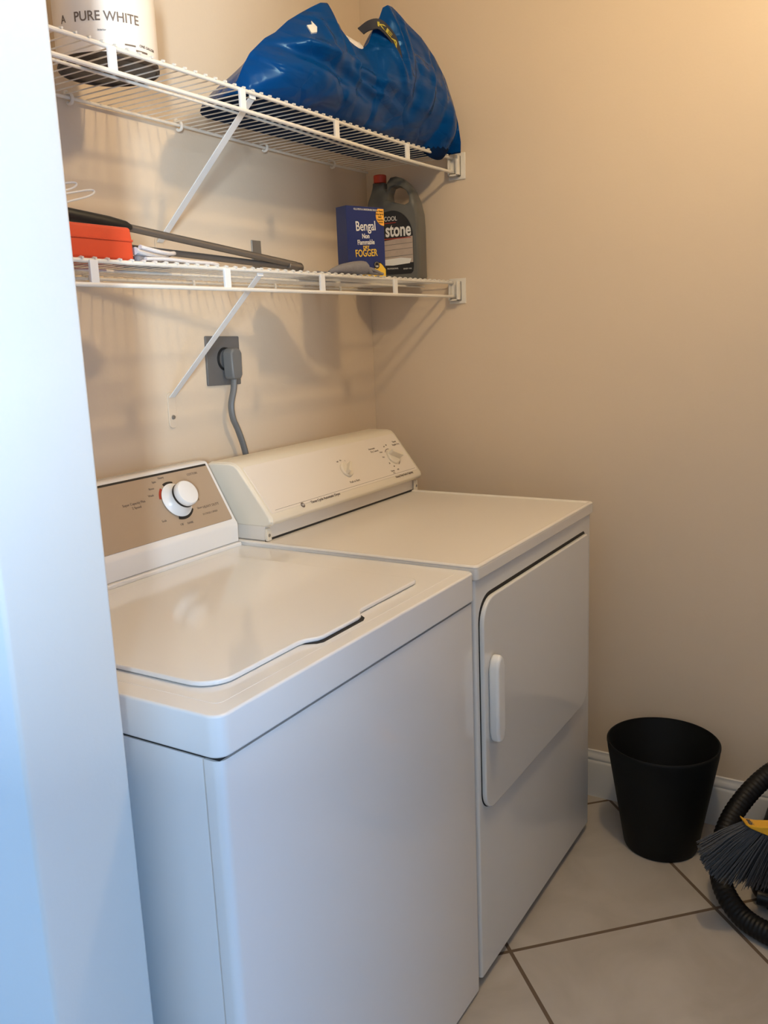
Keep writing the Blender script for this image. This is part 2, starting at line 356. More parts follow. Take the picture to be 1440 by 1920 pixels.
# ------------------------------------------------------------------ washer
WX0, WX1, WF, WB, WT = -1.5915, -.875, -.7455, -.055, .905
def make_washer():
    t = thing('washing_machine', 'white top-loading washer at left, with tan control panel and one big dial', 'washing machine', (-1.233, -.40, 0)); L = t.location
    def part(n, bm, m_, par=None, **k): return rel(finish(n, bm, m_, par or t, **k), L)
    # side/back shell, then the front panel that wraps the corner by 3 cm
    bm = B(); prism(bm, rrect(WX0+.0015, WX1-.0015, WF+.028, WB, .004), (0, 0, .012), (1, 0, 0), (0, 1, 0), (0, 0, 1), WT-.0567-.012-.004)
    part('cabinet', bm, M_wash, angle=40)
    bm = B()
    zt = WT-.0567-.0035
    out = rrect(WX0, WX1, WF, WF+.027, (.013, .013, .001, .001), 8)
    # kick area: rounded lower corner set back
    prism(bm, out, (0, 0, .008), (1, 0, 0), (0, 1, 0), (0, 0, 1), zt-.008)
    part('front_panel', bm, M_wash, angle=40)
    for x in (WX0+.05, WX1-.05):
        for y in (WF+.07, WB-.06):
            bm = B(); lathe(bm, [(0, 0), (.02, 0), (.022, .006), (.010, .008), (.010, .02), (0, .02)], 20, Matrix.Translation((x, y, 0))); part('foot', bm, M_black)
    # dark seam under the cap
    bm = B(); box(bm, WX0+.004, WX1-.004, WF+.004, WB, WT-.0567-.006, WT-.0567+.002); part('seam', bm, M_gap, smooth=False)
    # cap with the lid opening's finger slot
    cf = -.7490
    bm = B(); prism(bm, rrect(WX0-.002, WX1+.001, cf, WB, (.020, .016, .004, .004), 8), (0, 0, WT-.0567), (1, 0, 0), (0, 1, 0), (0, 0, 1), .0567)
    c = part('cap', bm, M_wash, bevel=.0085, seg=5, angle=40)
    # shallow step that frames the lid
    bm = B(); prism(bm, rrect(WX0+.030, WX1-.022, -.722, -.185, .012), (0, 0, WT-.0006), (1, 0, 0), (0, 1, 0), (0, 0, 1), .0010)
    part('top_deck', bm, M_wash, bevel=.0004, seg=2)
    # lid: outline with the finger-pull bulge on its front edge
    x0, x1, yf, yb = -1.535, -.985, -.690, -.228
    o = []
    rl, rr_ = .045, .016
    o += [(x0, yb)] + [(x0+rl-rl*math.cos(a), yf+rl-rl*math.sin(a)) for a in [i*PI/16 for i in range(9)]]
    o += [(-1.350, yf), (-1.338, yf-.003), (-1.322, yf-.015), (-1.310, yf-.018), (-1.215, yf-.018), (-1.203, yf-.015), (-1.188, yf-.003), (-1.176, yf)]
    o += [(x1-rr_+rr_*math.sin(a), yf+rr_-rr_*math.cos(a)) for a in [i*PI/12 for i in range(7)]] + [(x1, yb)]
    bm = B(); prism(bm, o, (0, 0, WT+.0012), (1, 0, 0), (0, 1, 0), (0, 0, 1), .0075)
    ld = part('lid', bm, M_wash, bevel=.003, seg=3, angle=30)
    bm = B(); prism(bm, [(-1.343, yf+.004), (-1.328, yf-.0175), (-1.318, yf-.0225), (-1.208, yf-.0225), (-1.197, yf-.0175), (-1.182, yf+.004)], (0, 0, WT-.002), (1, 0, 0), (0, 1, 0), (0, 0, 1), .0034)
    part('finger_slot', bm, M_gap, par=ld, smooth=False)
    # console
    cx0, cx1 = WX0+.004, -.877
    prof = [(-.176, WT+.0085), (-.177, WT+.046), (-.1755, WT+.052), (-.171, WT+.0575), (-.101, WT+.1805), (-.098, WT+.1835), (-.093, WT+.185), (-.062, WT+.185), (-.058, WT+.182), (-.056, WT+.0085)]
    bm = B(); prism(bm, prof, (cx0, 0, 0), (0, 1, 0), (0, 0, 1), (1, 0, 0), cx1-cx0)
    co = part('console', bm, M_wash, bevel=.003, seg=4, angle=40)
    bm = B(); box(bm, cx0+.002, cx1, -.184, -.056, WT-.001, WT+.0082); part('console_plinth', bm, M_wash, bevel=.003)
    A_ = Vector((0, -.171, WT+.0575)); D = Vector((0, .070, .123)); ln = D.length; D.normalize()
    F = frame((cx0, A_.y, A_.z), (1, 0, 0), D); nrm = Vector(F.col[2][:3])
    Wd = cx1-cx0
    bm = B(); prism(bm, rrect(.006, Wd-.010, .003, ln-.002, (.002, .004, .002, .002)), (0, 0, 0), (1, 0, 0), (0, 1, 0), (0, 0, 1), .0016)
    bm.transform(F); part('control_panel', bm, M_tan, par=co, bevel=.0006)
    bm = B(); prism(bm, [(.006, ln-.0060), (Wd-.011, ln-.0060), (Wd-.011, ln-.0015), (.006, ln-.0015)], (0, 0, .0003), (1, 0, 0), (0, 1, 0), (0, 0, 1), .0016)
    bm.transform(F); part('black_stripe', bm, M_black, par=co, smooth=False)
    # dial: skirt, knurled ring, cap
    kc = Vector((-1.017, -.134, 1.027)); lx = kc.x-cx0; ly = (Vector((0, kc.y, kc.z))-A_).dot(D)
    K = F @ Matrix.Translation((lx, ly, .0016))
    bm = B(); lathe(bm, [(0, .001), (.0365, .001), (.038, .003), (.034, .006), (.027, .012), (.024, .020), (.024, .026), (0, .026)], 56, K)
    dial = part('dial', bm, M_wplast, par=co)
    bm = B(); pts = []
    lathe(bm, [(.021, .024), (.0275, .024), (.0275, .0285), (.021, .0285)], 60, K); part('dial_ring', bm, M_black, par=co)
    bm = B(); lathe(bm, [(.026, .026), (.0272, .030), (.0272, .038), (.0250, .0415), (.018, .043), (0, .0435)], 48, K); part('dial_cap', bm, M_wplast, par=co)
    def arc(a0, a1, r0, r1):
        n = 16; p = [(lx+r1*math.cos(a0+(a1-a0)*i/n), ly+r1*math.sin(a0+(a1-a0)*i/n)) for i in range(n+1)]
        return p+[(lx+r0*math.cos(a1-(a1-a0)*i/n), ly+r0*math.sin(a1-(a1-a0)*i/n)) for i in range(n+1)]
    bm = B()
    for a0, a1 in ((math.radians(-112), math.radians(-38)), (math.radians(72), math.radians(112))):
        prism(bm, arc(a0, a1, .036, .0435), (0, 0, .0012), (1, 0, 0), (0, 1, 0), (0, 0, 1), .0008)
    bm.transform(F); part('dial_marks', bm, M_black, par=co, smooth=False)
    bm = B(); prism(bm, arc(math.radians(128), math.radians(165), .037, .0425), (0, 0, .0012), (1, 0, 0), (0, 1, 0), (0, 0, 1), .0008)
    bm.transform(F); part('red_dial_mark', bm, M_red, par=co, smooth=False)
    T = [('Super Capacity Plus', lx-.138, ly+.012, .0068), ('2 Speed', lx-.118, ly+.003, .0068), ('COTTON', lx+.062, ly+.047, .0065), ('Wash', lx-.066, ly+.020, .006), ('Rinse', lx-.056, ly+.034, .006), ('Spin', lx-.040, ly+.047, .006), ('Heavy', lx-.020, ly+.053, .006), ('OFF', lx+.052, ly-.012, .006), ('Short', lx+.045, ly-.030, .006), ('Soak', lx-.062, ly-.038, .006), ('Off', lx-.02, ly-.055, .006), ('RINSE', lx+.0, ly-.056, .006), ('HEAVY DUTY', lx+.062, ly-.032, .0075), ('12 CYCLE 2 SPEED', lx+.052, ly-.046, .0052)]
    o = letters('lettering', [(s, x, y, z*1.1) for s, x, y, z in T], F @ Matrix.Translation((0, 0, .0016)), M_ink, co); rel(o, L)
    return t
make_washer()

# ------------------------------------------------------------------ dryer
DX0, DX1, DF, DB, DT = -.870, -.184, -.746, -.055, .914
def make_dryer():
    t = thing('clothes_dryer', 'white clothes dryer at right, with front door and cream control console', 'dryer', (-.527, -.40, 0)); L = t.location
    def part(n, bm, m_, par=None, **k): return rel(finish(n, bm, m_, par or t, **k), L)
    bm = B(); prism(bm, rrect(DX0, DX1, DF, DB, (.006, .010, .003, .003), 6), (0, 0, .024), (1, 0, 0), (0, 1, 0), (0, 0, 1), DT-.030-.024)
    part('cabinet', bm, M_dry, angle=40)
    for x in (DX0+.05, DX1-.05):
        for y in (DF+.07, DB-.06):
            bm = B(); lathe(bm, [(0, 0), (.02, 0), (.022, .006), (.010, .008), (.010, .03), (0, .03)], 20, Matrix.Translation((x, y, 0))); part('foot', bm, M_black)
    # top with raised rim
    bm = B(); ft = -.7525
    prism(bm, rrect(DX0-.001, DX1+.003, ft, DB, (.010, .010, .004, .004), 6), (0, 0, DT-.030), (1, 0, 0), (0, 1, 0), (0, 0, 1), .0265)
    tp = part('top_panel', bm, M_drylid, bevel=.004, seg=4, angle=40)
    bm = B()
    o = rrect(DX0-.001, DX1+.003, ft, DB, (.010, .010, .004, .004), 6); i_ = rrect(DX0+.012, DX1-.010, ft+.013, DB-.012, (.012, .012, .004, .004), 6)
    za, zb = DT-.0045, DT
    lo = [bm.verts.new((x, y, za)) for x, y in o]; m1 = [bm.verts.new((x, y, zb-.0035)) for x, y in o]
    o2 = rrect(DX0+.002, DX1+0, ft+.003, DB-.003, (.010, .010, .004, .004), 6); m2 = [bm.verts.new((x, y, zb)) for x, y in o2]
    o3 = rrect(DX0+.007, DX1-.005, ft+.008, DB-.008, (.010, .010, .004, .004), 6); m3 = [bm.verts.new((x, y, zb)) for x, y in o3]
    hi = [bm.verts.new((x, y, DT-.0034)) for x, y in i_]
    for a, b in ((lo, m1), (m1, m2), (m2, m3), (m3, hi)):
        for k in range(len(a)): bm.faces.new((a[k], a[(k+1) % len(a)], b[(k+1) % len(a)], b[k]))
    part('top_rim', bm, M_drylid, par=tp, angle=60)
    # front: shadow gap round the door, then the door
    dx0, dx1, dz0, dz1 = -.857, -.232, .396, .842
    R_ = (.042, .050, .014, .052)
    bm = B(); prism(bm, rrect(dx0-.0005, dx1+.001, dz0-.0015, dz1+.006, R_, 8), (0, DF-.0006, 0), (1, 0, 0), (0, 0, 1), (0, 1, 0), .001)
    part('door_gap', bm, M_gap, smooth=False)
    bm = B(); prism(bm, rrect(dx0, dx1, dz0, dz1, R_, 8), (0, DF-.011, 0), (1, 0, 0), (0, 0, 1), (0, 1, 0), .0105)
    d = part('door', bm, M_dry, bevel=.0035, seg=4, angle=40)
    # gasket edge that catches the light along the sides
    for z0, z1 in ((.727, .773), (.465, .511)):
        bm = B(); box(bm, -.2335, -.2275, DF-.008, DF+.001, z0, z1); part('hinge', bm, M_black, bevel=.0008)
    # handle
    hx = -.822; bm = B()
    o = [(-.0195, .566), (-.019, .700), (-.012, .717), (.001, .727), (.013, .715), (.0175, .700), (.0175, .566), (.012, .548), (.0, .541), (-.013, .546)]
    prism(bm, [(hx+a, b) for a, b in o], (0, DF-.011, 0), (1, 0, 0), (0, 0, 1), (0, -1, 0), .022)
    part('handle', bm, M_wplast, par=d, bevel=.007, seg=4, angle=30)
    # console
    cx0, cx1 = -.853, -.166
    bm = B(); prism(bm, [(-.226, DT-.003), (-.227, DT+.034), (-.222, DT+.04), (-.075, DT+.04), (-.075, DT-.003)], (cx0+.006, 0, 0), (0, 1, 0), (0, 0, 1), (1, 0, 0), cx1-cx0-.012)
    base = part('console_base', bm, M_cplate, bevel=.003)
    bm = B(); box(bm, cx0+.004, cx1-.002, -.2285, -.2265, DT-.0035, DT+.0008); part('console_seam', bm, M_gap, par=base, smooth=False)
    prof = [(-.236, DT+.031), (-.246, DT+.034), (-.250, DT+.040), (-.248, DT+.050), (-.165, DT+.158), (-.155, DT+.166), (-.142, DT+.169), (-.085, DT+.169), (-.07, DT+.162), (-.066, DT+.031)]
    bm = B()
    # loft with rounded ends: shrink the section at both ends
    secs = []
    for x, s in ((cx0, .955), (cx0+.004, .985), (cx0+.012, 1.0), (cx1-.012, 1.0), (cx1-.004, .985), (cx1, .95)):
        cy, cz = -.15, DT+.09
        secs.append([bm.verts.new((x, cy+(y-cy)*s, cz+(z-cz)*(s if z > DT+.032 else 1))) for y, z in prof])
    for a, b in zip(secs, secs[1:]):
        for k in range(len(a)): bm.faces.new((a[k], a[(k+1) % len(a)], b[(k+1) % len(a)], b[k]))
    bm.faces.new(secs[0]); bm.faces.new(secs[-1][::-1])
    co = part('console', bm, M_plast, bevel=.0035, seg=3, angle=30)
    A_ = Vector((cx0, -.248, DT+.050)); D = Vector((0, .083, .108)); ln = D.length; D.normalize(); Wd = cx1-cx0
    F = frame(A_, (1, 0, 0), D)
    bm = B(); prism(bm, rrect(.016, Wd-.014, .010, ln-.001, (.003, .003, .008, .006)), (0, 0, -.001), (1, 0, 0), (0, 1, 0), (0, 0, 1), .0022)
    bm.transform(F); part('face_plate', bm, M_cplate, par=co, bevel=.0006)
    # cream end caps
    for nm, xa, xb in (('end_cap', -.0015, .014),):
        sec = [(y-.15*0, z) for y, z in prof]
        bm = B(); prism(bm, [(-.15+(y+.15)*1.008, DT+.09+(z-DT-.09)*1.008) for y, z in prof], (cx0+.006, 0, 0), (0, 1, 0), (0, 0, 1), (1, 0, 0), .009)
        part(nm, bm, M_plast, par=co, bevel=.003, seg=3)
    for x in (cx0+.010, cx1-.010):
        bm = B(); prism(bm, rrect(x-.008, x+.008, DT-.0025, DT+.026, .003), (0, -.229, 0), (1, 0, 0), (0, 0, 1), (0, -1, 0), .006)
        tb = part('mount_tab', bm, M_plast, par=base, bevel=.001)
        bm = B(); lathe(bm, [(0, .001), (.0035, .001), (.004, 0), (0, 0)], 14, Matrix.Translation((x, -.235, DT+.010)) @ Matrix.Rotation(PI/2, 4, 'X')); part('screw', bm, M_steel, par=base)
    def loc2(x, y, z): return x-cx0, (Vector((0, y, z))-Vector((0, A_.y, A_.z))).dot(D)
    def knob(x, ly, r, ang, sc, nm, mat_):
        K = F @ Matrix.Translation((x, ly, .0014)) @ Matrix.Rotation(ang, 4, 'Z')
        bm = B(); lathe(bm, [(0, 0), (r, 0), (r, .004), (r*.9, .007), (0, .008)], 40, K)
        o = rrect(-.2*r, .2*r, -.92*r, .92*r, .18*r, 4)
        b2 = B(); prism(b2, o, (0, 0, .006), (1, 0, 0), (0, 1, 0), (0, 0, 1), .014*sc); b2.transform(K)
        me = bpy.data.meshes.new('x'); b2.to_mesh(me); b2.free(); bm.from_mesh(me); bpy.data.meshes.remove(me)
        return part(nm, bm, mat_, par=co, bevel=.001)
    k1 = (-.492-cx0, .064); k2 = (-.258-cx0, .066)
    knob(*k1, .0205, math.radians(-50), 1.0, 'start_knob', M_plast)
    knob(*k2, .0235, math.radians(60), 1.3, 'timer_knob', M_plast)
    bm = B(); n = 14
    for a0, a1 in ((math.radians(75), math.radians(135)), (math.radians(-75), math.radians(-20))):
        r0, r1 = .0255, .0275
        p = [(k2[0]+r1*math.cos(a0+(a1-a0)*i/n), k2[1]+r1*math.sin(a0+(a1-a0)*i/n)) for i in range(n+1)]+[(k2[0]+r0*math.cos(a1-(a1-a0)*i/n), k2[1]+r0*math.sin(a1-(a1-a0)*i/n)) for i in range(n+1)]
        prism(bm, p, (0, 0, .0008), (1, 0, 0), (0, 1, 0), (0, 0, 1), .0007)
    a, b = loc2(0, 0, 0)[0], 0
    prism(bm, [(.030, .0155), (Wd-.022, .0155), (Wd-.022, .0162), (.030, .0162)], (0, 0, .0008), (1, 0, 0), (0, 1, 0), (0, 0, 1), .0006)
    bm.transform(F); part('printed_marks', bm, M_ink, par=co, smooth=False)
    T = [('Three Cycle Automatic Dryer', .158, .0055, .0100), ('Heavy Duty Extra Capacity', .548, .0035, .0085), ('Start', k1[0]+.03, .017+.005, .0001), ('Push to Start', k1[0]-.016, .026, .0085),
         ('Automatic', k2[0]-.085, .102, .0075), ('Dry Control', k2[0]-.083, .093, .0075), ('Timed', k2[0]+.045, .107, .0075), ('Regular Dry', k2[0]+.036, .098, .0075), ('OFF', k2[0]+.034, .070, .007), ('Less', k2[0]+.036, .060, .007),
         ('More', k2[0]-.044, .086, .006), ('Dry', k2[0]-.046, .070, .006), ('20', k2[0]-.036, .048, .006), ('40', k2[0]-.024, .036, .006), ('60', k2[0]-.010, .100, .006), ('80', k2[0]+.004, .103, .006), ('Damp', k2[0]-.05, .024, .007), ('Dry', k2[0]-.046, .0175, .006), ('OFF', k2[0]-.018, .024, .006), ('Off', k1[0]-.016, .090, .006), ('On', k1[0]-.001, .092, .006), ('I', k1[0]+.02, .088, .006)]
    rel(letters('lettering', T, F @ Matrix.Translation((0, 0, .0012)), M_ink, co), L)
    # round monogram badge
    bm = B(); lathe(bm, [(0, .0008), (.0062, .0008), (.0066, 0), (0, 0)], 24, F @ Matrix.Translation((.127, .0085, .0011))); bd = part('badge', bm, M_ink, par=co)
    rel(letters('badge_lettering', [('GE', .127, .0062, .0070, 'CENTER')], F @ Matrix.Translation((0, 0, .0019)), M_white, co), L)
    return t
make_dryer()

# ------------------------------------------------------------------ outlet and cord
t = thing('power_outlet', 'square dark grey outlet plate on the back wall above the machines', 'outlet', (-.690, 0, 1.302)); L = t.location
bm = B(); prism(bm, rrect(-.059, .059, -.058, .058, .003), (0, 0, 0), (1, 0, 0), (0, 0, 1), (0, -1, 0), .006)
bm.transform(Matrix.Rotation(math.radians(1.5), 4, 'Y')); pl = finish('cover_plate', bm, M_grey, t, bevel=.0015)
bm = B(); lathe(bm, [(0, .003), (.022, .003), (.0235, .010), (.027, .010), (.028, .0055), (0, .0055)], 40, Matrix.Translation((.004, 0, .004)) @ Matrix.Rotation(PI/2, 4, 'X')); finish('socket', bm, M_black, t)
t = thing('dryer_cord', 'thick grey power cord with angled plug, hanging from the outlet behind the dryer', 'power cord', (-.685, -.03, 1.30)); L = t.location
bm = B()
prism(bm, [(-.019, -.034), (-.014, -.044), (.012, -.044), (.018, -.034), (.020, .018), (.012, .030), (-.012, .030), (-.020, .018)], (-.681, -.0105, 1.301), (1, 0, 0), (0, 0, 1), (0, -1, 0), .030)
rel(finish('plug', bm, M_cord, t, bevel=.006, seg=3), L)
bm = B(); tube(bm, spline([(-.684, -.028, 1.262), (-.690, -.03, 1.235), (-.703, -.03, 1.198), (-.700, -.03, 1.165), (-.685, -.03, 1.135), (-.667, -.030, 1.089), (-.660, -.030, 1.05), (-.658, -.03, .98), (-.657, -.03, .80)], 6), .0085, 12, flat=.75)
rel(finish('cord', bm, M_cord, t), L)
# small galvanised plate on the wall behind the poles
bm = B(); box(bm, -.0175, .0175, -.004, 0, -.055, .045); o = finish('metal_plate', bm, M_steel, bevel=.001); o.location = (-.535, 0, 1.545)
tag(o, 'small upright grey metal plate on the wall behind the folded poles', 'plate')

# ------------------------------------------------------------------ paint can
def make_can():
    r = .087; c = (-1.118, -.165, DECK2); t = thing('paint_can', 'pale labelled paint can at the left end of the upper shelf', 'paint can', c)
    bm = B(); lathe(bm, [(0, .004), (r-.006, .004), (r-.003, 0), (r, .001), (r+.001, .005), (r-.001, .009), (r-.001, .016), (r-.002, .016), (0, .016)], 64); finish('bottom_rim', bm, M_canshade, t)
    bm = B(); lathe(bm, [(r-.004, .012), (r, .012), (r+.0004, .014), (r+.0004, .180), (r, .182), (r-.004, .182)], 72); b = finish('label', bm, M_canlabel, t)
    bm = B(); lathe(bm, [(r-.004, .180), (r, .182), (r+.002, .187), (r, .192), (r-.010, .190), (r-.014, .184), (0, .184)], 64); finish('lid', bm, M_canmetal, t)
    bm = B(); tube(bm, spline([(-r, 0, .165), (-r-.01, .03, .13), (-r*.9, .07, .10), (-.03, r+.012, .085), (.03, r+.012, .085), (r*.9, .07, .10), (r+.01, .03, .13), (r, 0, .165)], 6), .0018, 8); finish('bail_handle', bm, M_canmetal, t)
    a0 = math.atan2(CAM.y-c[1], CAM.x-c[0])
    def warp(v):
        a = a0+v.x/(r+.0006); q = r+.0006+v.z
        return Vector((q*math.cos(a), q*math.sin(a), v.y))
    letters('lettering', [('PURE WHITE', .004, .060, .0215, 'CENTER', .92, 0, .0002), ('GREATER COVERAGE', -.006, .098, .010, 'CENTER', 1.15), ('INFINITY PAINT', 0, .113, .009, 'CENTER', 1.1), ('Interior', -.006, .044, .0045, 'CENTER'), ('A', -.077, .062, .018, 'CENTER'), ('ONE GALLON', .058, .026, .006, 'LEFT')], None, M_ink, t, warp=warp)
    bm = B()
    for x0, x1, y0, y1 in ((.030, .050, .024, .0265), (.050, .075, .017, .020)):
        n = 6
        for k in range(n):
            vs = [Vector((x0+(x1-x0)*(k+i)/n, y, z)) for i in (0, 1) for y in (y0, y1) for z in (0, .0004)]
            vv = [bm.verts.new(warp(v)) for v in vs]
            bm.faces.new((vv[1], vv[5], vv[7], vv[3]))
    finish('label_lines', bm, M_ink, t, smooth=False)
make_can()

# ------------------------------------------------------------------ blue bag
def make_bag():
    C = Vector((-.44, -.2, DECK2)); t = thing('shopping_bag', 'big crumpled blue tarpaulin shopping bag slumped on the upper shelf', 'bag', C)
    # crest of the bag: x, y, z along the top; two torn-up points where the handles stand
    crest = [(-.868, -.235, 1.835), (-.858, -.245, 1.858), (-.848, -.250, 1.880), (-.825, -.252, 1.910), (-.778, -.255, 1.948), (-.746, -.258, 1.966), (-.705, -.262, 1.998), (-.665, -.266, 2.022), (-.628, -.270, 2.043),
             (-.600, -.276, 2.058), (-.579, -.280, 2.062), (-.572, -.282, 2.034), (-.545, -.284, 2.028), (-.527, -.286, 2.004), (-.491, -.288, 1.998), (-.460, -.290, 1.994), (-.441, -.295, 2.010), (-.426, -.299, 2.040), (-.399, -.303, 2.075), (-.385, -.304, 2.099), (-.365, -.306, 2.110),
             (-.345, -.308, 2.110), (-.327, -.310, 2.104), (-.284, -.314, 2.087), (-.226, -.319, 2.070), (-.167, -.324, 2.037), (-.118, -.328, 1.996), (-.081, -.330, 1.945), (-.055, -.332, 1.895), (-.042, -.332, 1.850), (-.040, -.330, 1.828)]
    # resample the crest by its x
    NX, NV = 220, 90
    def cr(x):
        for a, b in zip(crest, crest[1:]):
            if a[0] <= x <= b[0]:
                k = (x-a[0])/(b[0]-a[0]); return a[1]+(b[1]-a[1])*k, a[2]+(b[2]-a[2])*k
        return crest[-1][1:] if x > -.1 else crest[0][1:]
    bm = B(); xa, xb = crest[0][0], crest[-1][0]
    rings = []
    ix = []
    for i in range(NX+1):
        s = i/NX; s = .5-.5*math.cos(PI*s)*(.6+.4*abs(math.cos(PI*s))); s = min(max(s, 0), 1); ix.append(xa+(xb-xa)*s)
    ix[0] = xa; ix[-1] = xb
    for x in ix:
        yc, zc = cr(x)
        e = min((x-xa)/.13, (xb-x)/.10, 1.0); e = math.sqrt(max(1-(1-e)**2, 0.0))
        yb_f = -.272 if x < -.16 else -.272-(x+.16)/.12*.045        # front foot of the bag
        zfl = DECK2+.001
        if x > -.16: zfl -= 0.024*math.sin(PI*min((x+.16)/.125, 1)**.8)               # right end slips off the front rail
        yfr = -.25+(yb_f+.25)*max(e, .1); ybk = yc+(-.055-yc)*e*.95
        hgt = max(zc-zfl, .004)
        ring = []
        bulge = .055*e*min(hgt/.2, 1)
        for k in range(NV):
            u = k/NV
            if u < .42:                                            # front face, bottom to crest
                q = u/.42; z = zfl+hgt*q
                y = yfr+(yc-yfr)*q**1.3 - bulge*math.sin(PI*q**.8)
            elif u < .84:                                          # back face, crest to bottom
                q = (u-.42)/.42; z = zc-hgt*q
                y = yc+(ybk-yc)*math.sin(PI/2*q**1.5)
                if z < DECK2+.002: z = DECK2+.002 if y > -.282 else z
                if x > -.17 and y > -.300: z = max(z, DECK2+.005)
            else:                                                  # underside
                q = (u-.84)/.16; y = ybk+(yfr-ybk)*q
                z = DECK2+.001 if y > -.278 else (DECK2+.005 if y > -.300 else zfl)
            co = Vector((x, y, z))
            # broad folds of the sheet
            if 0.03 < u < .80:
                nz1 = noise.noise(Vector((x*4.5, z*9+x*3, 1.3)))*.016
                g = lambda c, w_: math.exp(-((c)/w_)**2)
                # long curved horizontal folds across the middle, upright ones falling from the two points
                zc1 = 1.945-.10*(x+.62)**2-.10*(x+.62); zc2 = 1.905-.16*(x+.50); zc3 = 1.875-.22*(x+.35)
                fold = -.010*g(z-zc1, .011)+.010*g(z-zc1+.024, .013)-.008*g(z-zc2, .009)+.008*g(z-zc2+.02, .012)-.006*g(z-zc3, .008)
                fold *= g(x+.60, .26)
                for xc, sl, am in ((-.36, .35, .012), (-.42, .9, .010), (-.31, -.15, .008), (-.58, .55, .009), (-.64, .25, .006), (-.20, -.45, .008), (-.12, -.6, .006)):
                    xl = xc+sl*(2.07-z)*.5; fold -= am*g(x-xl, .012)*max(0, min(1, (z-1.88)/.08))-am*.6*g(x-xl-.026, .016)*max(0, min(1, (z-1.86)/.08))
                mask = max(0, min(1, (zc-z)/.05))*e*min(1, (z-zfl)/.03)
                co.y += (nz1+fold)*mask
            if co.y > -.012: co.y = -.012
            ring.append(bm.verts.new(co))
        rings.append(ring)
    for a, b in zip(rings, rings[1:]):
        for k in range(NV): bm.faces.new((a[k], b[k], b[(k+1) % NV], a[(k+1) % NV]))
    bm.faces.new(rings[0]); bm.faces.new(rings[-1][::-1])
    bmesh.ops.translate(bm, verts=bm.verts, vec=-C)
    from mathutils.bvhtree import BVHTree
    bvh = BVHTree.FromBMesh(bm)
    for f in bm.faces:
        c_ = f.calc_center_median()
        if abs(c_.z-.001) < .0012 or c_.z < .0005: f.material_index = 1
    o = finish('bag_body', bm, M_bag, t, angle=75, mats=[M_bag, M_bagbase])
    # pale lining / contents seen in the dip of the mouth
    bm = B(); bmesh.ops.create_icosphere(bm, subdivisions=3, radius=1)
    for v in bm.verts:
        v.co = Vector((-.478+v.co.x*.056, -.262+v.co.y*.03, 1.992+v.co.z*.022+.012*noise.noise(v.co*2.3)))
    bmesh.ops.translate(bm, verts=bm.verts, vec=-C); finish('white_contents', bm, M_glovew, t)
    # black strap curling over the right point, with its yellow letters
    pts = spline([(-.456, -.285, 2.033), (-.443, -.30, 2.045), (-.425, -.315, 2.050), (-.405, -.326, 2.038), (-.385, -.333, 2.018), (-.372, -.336, 1.985)], 6)
    bm = B(); rows = []
    for i, p in enumerate(pts):
        tt = (pts[min(i+1, len(pts)-1)]-pts[max(i-1, 0)]).normalized(); wv = Vector((.55, -.05, .85)); wv = (wv-tt*wv.dot(tt)).normalized()*.013
        nn = tt.cross(wv).normalized()*.0012
        rows.append([bm.verts.new(p+a*wv+b*nn) for a, b in ((-1, -1), (1, -1), (1, 1), (-1, 1))])
    for a, b in zip(rows, rows[1:]):
        for k in range(4): bm.faces.new((a[k], a[(k+1) % 4], b[(k+1) % 4], b[k]))
    bm.faces.new(rows[0]); bm.faces.new(rows[-1][::-1])
    bmesh.ops.translate(bm, verts=bm.verts, vec=-C); st = finish('strap', bm, M_strap, t)
    def swarp(v):
        s = (v.x+.03)/.06*(len(pts)-1); i = int(max(0, min(len(pts)-2, s))); f = s-i
        p = pts[i].lerp(pts[i+1], f); tt = (pts[i+1]-pts[i]).normalized(); wv = Vector((.55, -.05, .85)); wv = (wv-tt*wv.dot(tt)).normalized()
        n_ = tt.cross(wv).normalized(); n_ = n_ if n_.y < 0 else -n_
        return p+wv*(v.y-.008)+n_*(.0022+v.z)-C
    letters('strap_lettering', [('KEA', -.009, .001, .016, 'LEFT', 1.15, 0, .0003)], None, M_olive, st, warp=swarp)
    # small silver sticker on the left shoulder
    hit, nn_, _, _ = bvh.ray_cast(CAM-C, Vector((-.691, -.31, 1.977))-CAM)
    nn_ = nn_ if nn_.dot(CAM-C-hit) > 0 else -nn_
    uu = Vector((.85, -.1, .45)); uu = (uu-nn_*uu.dot(nn_)).normalized(); Fq = frame(hit, uu, nn_.cross(uu))
    bm = B(); prism(bm, [(-.015, -.012), (.000, -.016), (.013, -.006), (.015, .012), (.008, .004), (-.006, .008)], (0, 0, -.002), (1, 0, 0), (0, 1, 0), (0, 0, 1), .005); bm.transform(Fq); finish('sticker', bm, M_tag, t)
make_bag()

# ------------------------------------------------------------------ red box and things round it
t = thing('red_case', 'long orange-red plastic case at the left end of the lower shelf', 'case', (-1.345, -.215, DECK1)); L = t.location
bx = -1.193; h = .058
prof = [(-.258, 0), (-.262, .004), (-.262, .034), (-.259, .055), (-.254, h), (-.160, h), (-.154, .056), (-.154, .004), (-.158, 0)]
bm = B(); prism(bm, prof, (bx, 0, DECK1), (0, 1, 0), (0, 0, 1), (-1, 0, 0), .34)
rel(finish('case_body', bm, M_redbox, t, bevel=.004, seg=3, angle=25), L)
bm = B(); box(bm, bx-.338, bx+.0002, -.2638, -.2585, DECK1+.033, DECK1+.0365); rel(finish('lid_lip', bm, M_redbox, t, bevel=.001), L)
